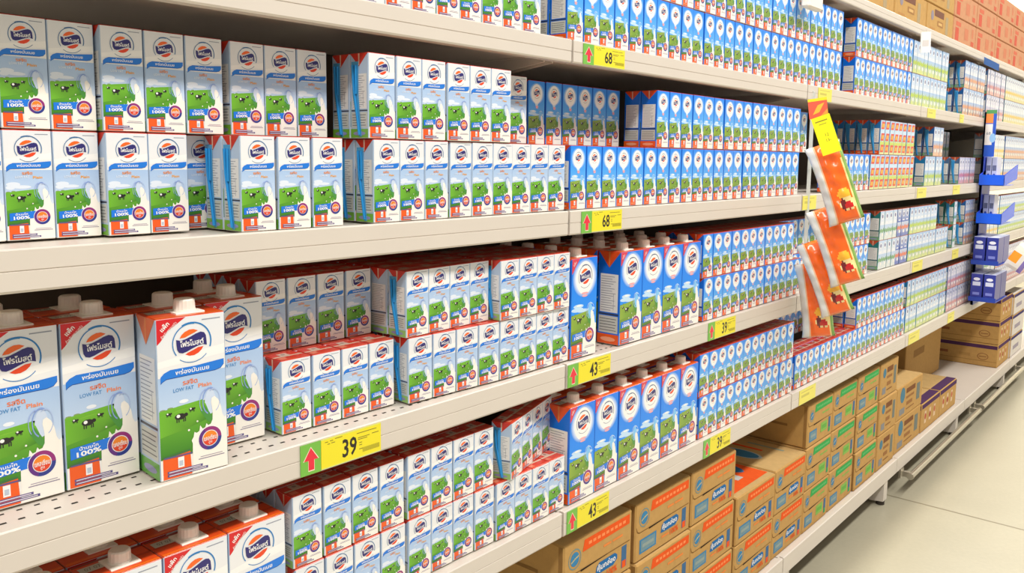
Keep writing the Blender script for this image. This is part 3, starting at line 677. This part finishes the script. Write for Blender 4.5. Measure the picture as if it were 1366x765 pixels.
# ------------------------------------------------------------------ corrugated stock boxes
def box_print(style, w, h, d):
    lid = style == 'orange_lid'; style = 'orange' if lid else style
    KR = (196, 154, 92) if style != 'red' else (204, 148, 110); KD = (160, 120, 68)
    b = MB(); b.bevel_box(-d, 0, -w/2, w/2, 0, h, .004, lambda n: KR if abs(n.x)+abs(n.y) > .5 or n.z < 0 else (208, 172, 114))
    F = Face(b, (.0002, -w/2+.004, .004), (0, 1, 0), (0, 0, 1), w-.008, h-.008, .0003)
    S = Face(b, (-d+.004, -w/2-.0002, .004), (1, 0, 0), (0, 0, 1), d-.008, h-.008, .0003)
    T = Face(b, (-.004, -w/2+.004, h+.0002), (0, 1, 0), (-1, 0, 0), w-.008, d-.008, .0003)
    BLUEI = (66, 134, 178)
    if style in ('orange', 'green'):
        acc = (238, 92, 32) if style == 'orange' else (66, 168, 86); acc2 = (236, 140, 70) if style == 'orange' else (140, 186, 90)
        F.arc(.135, .735, .080, .090, 0, 360, (120, 150, 150), 1, 24); F.circ(.135, .735, .062, BLUEI, 1, 20); F.poly([(.08, .71), (.13, .75), (.19, .78), (.19, .755), (.13, .725), (.08, .685)], (196, 180, 130), 2)
        F.poly([(.245, .78), (.27, .965), (.97, .965), (.97, .80), (.27, .78)], acc, 1)
        for k in range(9): F.rect(.33+k*.066, .85, .375+k*.066, .90, (250, 150, 90) if style == 'orange' else (110, 196, 120), 2)
        for u0, u1 in ((.56, .68), (.70, .86)): F.rect(u0, .645, u1, .685, acc2, 1)
        F.poly([(.0, .62), (.02, .535), (.06, .505), (.98, .505), (.98, .495), (.05, .495), (.01, .53), (-.005, .62)], (120, 84, 40), 2)
        F.poly([(.22, .475), (.62, .497), (.62, .507), (.22, .507)], (46, 34, 20), 3)
        F.rect(.06, .10, .36, .36, BLUEI, 1); F.rect(.085, .13, .335, .33, (120, 150, 160), 2); F.rect(.11, .2, .31, .26, (150, 165, 160), 3)
        if style == 'orange':
            F.poly([(.44, .25), (.46, .38), (.50, .43), (.74, .43), (.78, .38), (.78, .31), (.72, .24), (.50, .24)], (40, 110, 170), 1); F.text('คุ้มกล่อง', .61, .335, .075, WHITE, 2, .28, 0, .02); F.text('100%', .70, .16, .06, acc, 2, .16, 0, .02); F.rect(.46, .14, .60, .18, acc2, 1)
        else: F.rect(.52, .18, .80, .42, acc2, 1); F.rect(.56, .25, .76, .35, (110, 176, 80), 2)
        F.rect(.85, .08, .93, .46, (70, 110, 150), 1); F.rect(.86, .08, .92, .20, acc, 2)
        S.rect(.62, .44, .82, .50, (150, 112, 62), 1); S.rect(.50, .40, .56, .42, (150, 112, 62), 1)
        for y in (.0, .97): S.rect(y, 0, y+.03, 1, KD, 1)
        if lid:
            T.rect(.02, .05, .98, .95, acc, 1); T.ell(.30, .45, .16, .26, BLUEI, 2, 18); T.rect(.48, .15, .62, .8, (196, 196, 190), 2); T.ell(.78, .5, .14, .3, (58, 120, 170), 2, 18); T.rect(.2, .82, .9, .92, (250, 190, 120), 2)
        if not lid: T.ell(.34, .42, .15, .20, (190, 206, 206), .6, 20); T.ell(.34, .42, .13, .17, BLUEI, 1, 20); 
        if not lid: T.rect(.60, .30, .66, .80, acc, 1); T.rect(.80, .15, .85, .50, (150, 160, 140), 1)
    elif style == 'brown':
        F.circ(.2, .72, .09, (84, 130, 150), 1, 16); F.rect(.34, .70, .70, .86, (130, 84, 50), 1); F.rect(.34, .52, .66, .60, (160, 112, 66), 1); F.rect(.76, .25, .90, .80, (120, 128, 120), 1); F.rect(.1, .1, .3, .3, (140, 140, 140), 1); F.rect(.36, .16, .68, .2, (150, 104, 60), 1); F.rect(.36, .3, .6, .42, (160, 112, 66), 1)
        T.rect(.1, .3, .5, .4, (170, 126, 72), 1)
    elif style == 'taped':
        T.rect(0, 0, 1, .12, (84, 52, 92), 2)
        F.rect(0, .84, 1, 1, (84, 52, 92), 2)
        for u, v, c in ((.2, .5, (190, 90, 70)), (.46, .45, (170, 70, 50)), (.72, .52, (200, 110, 80))):
            F.rect(u-.05, .25, u+.05, .7, (226, 196, 160), 1); F.ell(u, v, .045, .12, c, 2, 12)
        S.rect(0, .80, 1, .96, (84, 50, 86), 2); S.ell(.78, .42, .09, .16, (150, 104, 66), 1, 20); S.ell(.78, .42, .075, .13, KR, 2, 20); S.rect(.72, .40, .84, .44, (150, 104, 66), 3); S.rect(.40, .36, .58, .50, (184, 142, 84), 1); S.rect(.08, .40, .22, .52, (150, 96, 60), 1); S.rect(.0, .20, 1, .225, KD, 1)
        for u in (.35, .62): T.ell(u, .5, .06, .12, (140, 90, 60), 1, 12)
    elif style == 'tan':
        F.circ(.18, .62, .05, (150, 140, 150), 1, 14); F.poly([(.26, .64), (.62, .64), (.62, .90), (.26, .90)], (126, 86, 70), 1); F.rect(.38, .28, .60, .50, (170, 124, 76), 1); F.rect(.42, .34, .56, .44, (216, 176, 112), 2); F.rect(.70, .08, .80, .80, (176, 156, 120), 1); F.rect(.10, .10, .30, .16, (190, 140, 84), 1)
    elif style == 'red':
        F.rect(.07, .08, .22, .62, (206, 96, 74), 1); F.rect(.08, .70, .30, .88, (210, 112, 84), 1); F.rect(.48, .25, .66, .75, (206, 130, 96), 1); F.rect(.80, .10, .94, .30, (206, 104, 78), 1); F.rect(.82, .45, .90, .85, (206, 130, 96), 1)
    elif style == 'plain': F.rect(.2, .4, .5, .5, KD, 1); S.rect(.2, .4, .5, .5, KD, 1)
    elif style == 'white':
        for q in (F, S): q.rect(0, 0, 1, 1, (226, 218, 208), 1); q.rect(0, .86, 1, 1, (70, 60, 110), 2); q.rect(.2, .3, .7, .5, (170, 160, 170), 2)
        T.rect(0, 0, 1, 1, (226, 218, 208), 1); T.rect(0, .4, 1, .55, (70, 60, 110), 2)
    return b.mesh(f'{style}_box', M_BOARD)
BOXM = {}
def box(style, x, y0, y1, z, h, d, label, group, rz=0.0):
    k = (style, round(y1-y0, 2), round(h, 3), d)
    if k not in BOXM: BOXM[k] = box_print(style, k[1]-.006, h-.002, d)
    return tag(put('cardboard_box', BOXM[k], None, (x, (y0+y1)/2, z+.001), rz), label, 'box', group)
zE = ZE; ROWN = {0: 'bottom', 1: 'middle', 2: 'top'}
def stack(style, y0, y1, n, h, what, d=.40, x=-.022, group='stock boxes on the base deck'):
    for i in range(n):
        j = random.uniform(-.004, .004)
        pos = ROWN[i] if n == 3 else ('bottom', 'top')[i] if n == 2 else 'single'
        box('orange_lid' if 'printed lid' in what and i == n-1 else style, x+j, y0, y1, zE+.006*0+i*h, h, d, f'{pos} {what}', group)
stack('orange', 1.456, 1.742, 3, .158, 'orange-printed box in first column under the 43 tag')
stack('orange', 1.760, 2.046, 3, .158, 'orange-printed box in second column from the 43 tag')
stack('orange', 2.048, 2.330, 3, .158, 'orange-printed box in third column under the 39 tag')
stack('orange', 2.334, 2.620, 2, .158, 'orange-printed box in fourth column with printed lid')
stack('orange', 2.626, 2.894, 2, .158, 'orange-printed box in fifth column beside the green ones')
stack('green', 2.896, 3.144, 3, .160, 'green-printed box in first green column')
stack('green', 3.148, 3.422, 3, .160, 'green-printed box in second green column')
stack('green', 3.428, 3.702, 3, .160, 'green-printed box in third green column')
stack('brown', 3.712, 3.960, 3, .160, 'brown-printed box in tall column beside green ones')
stack('brown', 3.985, 4.400, 2, .158, 'wide brown-printed box in the lower pair')
box('taped', -.022, 4.410, 4.755, zE, .150, .40, 'purple-taped low box beside wide brown pair', 'stock boxes on the base deck')
box('taped', -.022, 4.760, 5.105, zE, .150, .40, 'purple-taped low box beside the empty deck', 'stock boxes on the base deck')

for i in range(3): box('taped', -.022, 6.200, 6.560, zE+i*.155, .155, .385, f'{ROWN[i]} purple-taped box in the far stack past empty deck', 'stock boxes on the base deck')
for i in range(3): box('white', -.015, 6.575, 7.000, zE+i*.150, .150, .40, f'{ROWN[i]} whitish box beyond the purple-taped stack', 'stock boxes on the base deck')
box('plain', -.300, 5.125, 5.90, zE, .46, .15, 'tall plain brown box at back of the empty deck', 'stock boxes on the base deck')
# stock on the topmost shelf
zT = ZT+.0035
for c, (st, y0, y1) in enumerate((('tan', 3.120, 3.570), ('tan', 3.575, 4.028), ('tan', 4.033, 4.486), ('red', 4.492, 4.944), ('red', 4.950, 5.415), ('red', 5.421, 5.890), ('red', 5.895, 6.365), ('red', 6.370, 6.840), ('red', 6.845, 7.315))):
    for i in range(3):
        w = 'brown-printed' if st == 'tan' else 'red-printed'; k = c+1 if st == 'tan' else c-2
        box(st, -.022, y0, y1, zT+i*.121, .121, .40, f'{ROWN[i]} {w} flat box, {nth(k)} {w} column on topmost shelf', 'stock boxes on the topmost shelf')

# ------------------------------------------------------------------ hanging snack bags on a clip strip
BASE = Vector((.105, 2.545, 1.552)); BU = Vector((.936, .352, 0)); BN = Vector((.352, -.936, 0)); BZ = Vector((0, 0, 1))
def bag_mesh():
    b = MB(); nu, nv = 22, 36; Wd, Hg, Tk = .098, .240, .0305
    def pt(i, j, sgn):
        u = i/nu*2-1; v = j/nv*2-1
        crimp = max(0.0, 1-abs(v)**4)**.55
        t = Tk*max(0.0, 1-abs(u)**2.2)**.6*crimp
        ww = Wd/2*(.92+.10*abs(v)**6-.02*math.cos(3*v))
        wr = .0022*math.sin(8*u+5*v)*crimp+.0016*math.sin(19*v+3*u)*crimp+.0014*math.sin(11*v-7*u+1)*crimp
        return Vector((u*ww+.006*(1-v*v)*(1 if u > 0 else .2)*abs(u), -(sgn*(t+wr*(t > .002))), v*Hg/2))
    def colour(u, v):
        if u < -.54: return (236, 234, 228)
        if u < -.49: return (246, 196, 150)
        if u > .86: return (120, 160, 70)
        if u > .70 and v < .55: return (246, 214, 140)
        if (u-.34)**2/.16+(v+.56)**2/.036 < 1:
            if (u-.40)**2/.045+(v+.60)**2/.010 < 1: return (206, 22, 22)
            if (u-.12)**2/.02+(v+.58)**2/.03 < 1: return (110, 18, 22)
            return (248, 220, 150)
        if (u-.30)**2/.12+(v+.30)**2/.020 < 1: return (252, 184, 44)
        if abs(v) > .94: return (250, 120, 30)
        return (255, 104, 4)
    for sgn in (1, -1):
        for i in range(nu):
            for j in range(nv):
                q = [pt(i, j, sgn), pt(i+1, j, sgn), pt(i+1, j+1, sgn), pt(i, j+1, sgn)]
                u = (i+.5)/nu*2-1; v = (j+.5)/nv*2-1
                b.quad(q if sgn > 0 else q[::-1], colour(u, v) if sgn > 0 else (228, 228, 222))
    me = b.mesh('snack_bag', M_FOIL, True)
    for p in me.polygons: p.use_smooth = True
    return me
ME_BAG = bag_mesh()
def orient(lean):
    a = math.radians(lean); u = BU*math.cos(a)-BZ*math.sin(a); v = BU*math.sin(a)+BZ*math.cos(a)
    return Matrix((u, -BN, v)).transposed().to_4x4()
WORD = ('top', 'second', 'third', 'lowest')
for k, (du, z, n, lean) in enumerate(((.038, 1.452, .066, -20), (.050, 1.262, .004, -21), (.028, 1.155, -.060, -22), (.002, 1.072, -.122, -9))):
    m = orient(lean); m.translation = BASE+BU*du+BN*n+BZ*(z-BASE.z)
    o = put('snack_bag', ME_BAG); o.matrix_world = m
    tag(o, f'{WORD[k]} orange snack bag with white edge hanging on the strip', 'snack bag', 'orange snack bags on the clip strip')
b = MB(); P0 = BASE+BU*-.035+BN*-.195
b.quad([P0+BZ*.185-BU*.006, P0+BZ*.185+BU*.006, P0-BZ*.42+BU*.006, P0-BZ*.42-BU*.006], (220, 220, 215)); b.quad([P0+BZ*.185-BU*.006-BN*.001, P0-BZ*.42-BU*.006-BN*.001, P0-BZ*.42+BU*.006-BN*.001, P0+BZ*.185+BU*.006-BN*.001], (220, 220, 215))
for zz in (-.06, -.2, -.31, -.40): b.tube([P0+BZ*zz, P0+BZ*zz+BN*.03], .003, n=6)
b.tube([P0+BZ*.185, P0+BZ*.205-BU*.02], .003, n=6)
cs = put('clip_strip', b.mesh('clip_strip', M_CLEAR)); tag(cs, 'clear clip strip with red and yellow cards holding orange bags', 'display strip')
def card(name, du, z, w, h, lean, n, painter, parent):
    c = MB(); a = math.radians(lean); u = BU*math.cos(a)-BZ*math.sin(a); v = BU*math.sin(a)+BZ*math.cos(a)
    o = BASE+BU*du+BZ*(z-BASE.z)+BN*n
    c.quad([o-u*w/2-v*h/2, o+u*w/2-v*h/2, o+u*w/2+v*h/2, o-u*w/2+v*h/2], (250, 240, 40)); c.quad([o-u*w/2-v*h/2-BN*.001, o-u*w/2+v*h/2-BN*.001, o+u*w/2+v*h/2-BN*.001, o+u*w/2-v*h/2-BN*.001], (240, 236, 225))
    painter(Face(c, o-u*w/2-v*h/2+BN*.0004, u, v, w, h)); put(name, c.mesh(name, M_SIGN), parent)
def red_card(F):
    F.rect(0, 0, 1, 1, (240, 96, 70), 1); F.rect(0, .86, 1, 1, (250, 226, 40), 2); F.poly([(.2, .2), (.55, .3), (.85, .75), (.5, .65)], (250, 190, 60), 2); F.poly([(.6, .1), (1, .1), (1, .45)], (250, 160, 60), 3)
def yellow_card(F):
    F.rect(0, 0, 1, 1, (252, 244, 20), 1); F.rect(.15, .86, .8, .89, (150, 140, 40), 2); F.rect(.3, .78, .7, .80, (170, 160, 40), 2); F.text('12', .55, .50, .16, (120, 112, 30), 2); F.text('13-', .55, .36, .16, (120, 112, 30), 2)
card('header_card', -.018, 1.668, .052, .058, -8, .10, red_card, cs); card('price_card', .008, 1.592, .052, .112, -20, .112, yellow_card, cs)

# ------------------------------------------------------------------ blue display tower at the bay end
tw = MB(); TY = 5.17
tw.box(.004, .016, TY, TY+.012, .730, 1.790, (34, 60, 150)); tw.box(.004, .014, TY, TY+.21, .730, 1.790, (34, 60, 150))
tower = put('display_tower', tw.mesh('tower_frame', M_BLUE)); tag(tower, 'blue metal display tower with trays at the bay end', 'display stand')
c = MB(); c.box(.012, .062, TY-.004, TY, 1.55, 1.800, (60, 110, 200)); F = Face(c, (.012, TY-.0045, 1.55), (1, 0, 0), (0, 0, 1), .05, .25)
F.rect(0, 0, 1, 1, (40, 90, 200), 1); F.rect(0, .25, .7, .70, (236, 232, 232), 2); F.rect(0, .72, .7, .92, (236, 140, 70), 3); F.rect(0, .92, 1, 1, (80, 150, 90), 3); F.ell(.75, .40, .30, .10, (150, 196, 240), 3, 14); F.text('68', .34, .5, .3, (120, 130, 150), 4)
put('header_card', c.mesh('tower_header', M_SIGN), tower)
def tray(z):
    t = MB(); x0, x1, ya, yb = .014, .132, TY-.075, TY+.195
    t.box(x0, x1, ya, ya+.004, z, z+.058, (30, 95, 235)); t.prism([(x0, z), (x1, z), (x1, z+.003), (x0, z+.003)], ya, yb, (30, 95, 235))
    t.quad([(x1, ya, z), (x1+.012, yb, z+.035), (x1+.012, yb, z+.115), (x1, ya, z+.058)], (30, 95, 235)); t.quad([(x1+.003, ya, z), (x1+.003, ya, z+.058), (x1+.015, yb, z+.115), (x1+.015, yb, z+.035)], (30, 95, 235))
    t.quad([(x0, ya, z), (x0, ya, z+.058), (x0, yb, z+.10), (x0, yb, z+.03)], (30, 95, 235))
    put('tray', t.mesh('tower_tray', M_BLUET), tower)
tray(1.395); tray(1.188)
for z in (.975, .775):
    t = MB(); t.box(.014, .146, TY-.12, TY+.19, z-.004, z, (40, 72, 170)); t.box(.014, .146, TY-.122, TY-.118, z-.004, z+.02, (60, 80, 190)); put('tray', t.mesh('tower_shelf', M_BLUE), tower)
def small_box(x, y, z, w, d, h, label, style):
    s = MB(); fc = (40, 52, 150) if style == 'navy' else (214, 216, 222)
    s.bevel_box(0, w, 0, d, 0, h, .0015, lambda n: fc if abs(n.z) < .5 else (190, 196, 226))
    F = Face(s, (.001, -.0002, .001), (1, 0, 0), (0, 0, 1), w-.002, h-.002)
    if style == 'navy': F.rect(.15, .55, .85, .70, (210, 216, 240), 1); F.ell(.5, .80, .30, .06, (230, 232, 246), 1, 12); F.rect(.2, .2, .8, .3, (120, 130, 210), 1); F.rect(0, .0, 1, .06, (150, 160, 226), 1)
    else: F.rect(.1, .5, .9, .7, (120, 124, 140), 1); F.ell(.5, .3, .3, .1, (60, 90, 170), 1, 12)
    T = Face(s, (.001, .001, h+.0002), (1, 0, 0), (0, 1, 0), w-.002, d-.002); T.rect(.25, .1, .75, .9, (240, 242, 248) if style == 'navy' else (120, 124, 140), 1)
    tag(put('small_box', s.mesh('small_box', M_PRINT), None, (x, y, z)), label, 'box', 'small boxes on the blue tower')
for r, z in enumerate((.976, .776)):
    for k in range(2):
        for q in range(2): small_box(.020+k*.062, TY-.112+q*.145, z, .056, .140, .145, f'{("front", "rear")[q]} navy box, {("shelf-side", "aisle-side")[k]} column, {("upper", "lower")[r]} tower shelf', 'navy')
for r, z in enumerate((1.3985, 1.1915)):
    for k in range(2): small_box(.018+k*.028, TY+.055, z+.0, .025, .10, .15, f'{("first", "second")[k]} silver box behind the {("upper", "lower")[r]} blue tray front', 'silver')
# a packet hooked on the tower
p = MB(); A = Vector((.235, TY-.06, 1.02)); u = Vector((.86, .1, -.5)).normalized(); v = Vector((.5, 0, .86)).normalized(); n = u.cross(v)
def pk(i, j, s): 
    a, c = i/8*2-1, j/8*2-1; return A+u*a*.045+v*c*.075+n*s*.013*(max(0, 1-a*a)*max(0, 1-c**4))**.5
for s in (1, -1):
    for i in range(8):
        for j in range(8):
            q = [pk(i, j, s), pk(i+1, j, s), pk(i+1, j+1, s), pk(i, j+1, s)]
            p.quad(q if s > 0 else q[::-1], (244, 240, 226) if j > 4 else (246, 160, 40) if i < 4 and j > 1 else (130, 110, 190) if i > 5 else (232, 226, 222))
tag(put('hanging_packet', p.mesh('hanging_packet', M_FOIL, True)), 'white, orange and violet packet hanging beside the blue tower', 'packet')

# ------------------------------------------------------------------ bumper rail along the deck
def rail(y0, y1, label):
    b = MB(); b.tube([(.045, y0, .082), (.045, y1, .082)], .0135, n=16); o = put('bumper_rail', b.mesh('bumper_tube', M_CHROME, True))
    for yy in (y0+.012, y1-.03):
        k = MB(); k.box(.000, .046, yy, yy+.02, .070, .094); k.box(-.006, .003, yy-.012, yy+.032, .062, .105); put('rail_bracket', k.mesh('rail_bracket', M_CHROME, True), o)
    for yy in (y0, y1):
        k = MB(); k.tube([(.045, yy-.004, .082), (.045, yy+.004, .082)], .0155, n=16); put('end_cap', k.mesh('rail_end_cap', M_CHROME, True), o)
    tag(o, label, 'rail', 'bumper rails')
rail(4.02, 5.40, 'steel bumper rail in front of the purple-taped low boxes'); rail(5.47, 6.75, 'steel bumper rail in front of the far box stack')
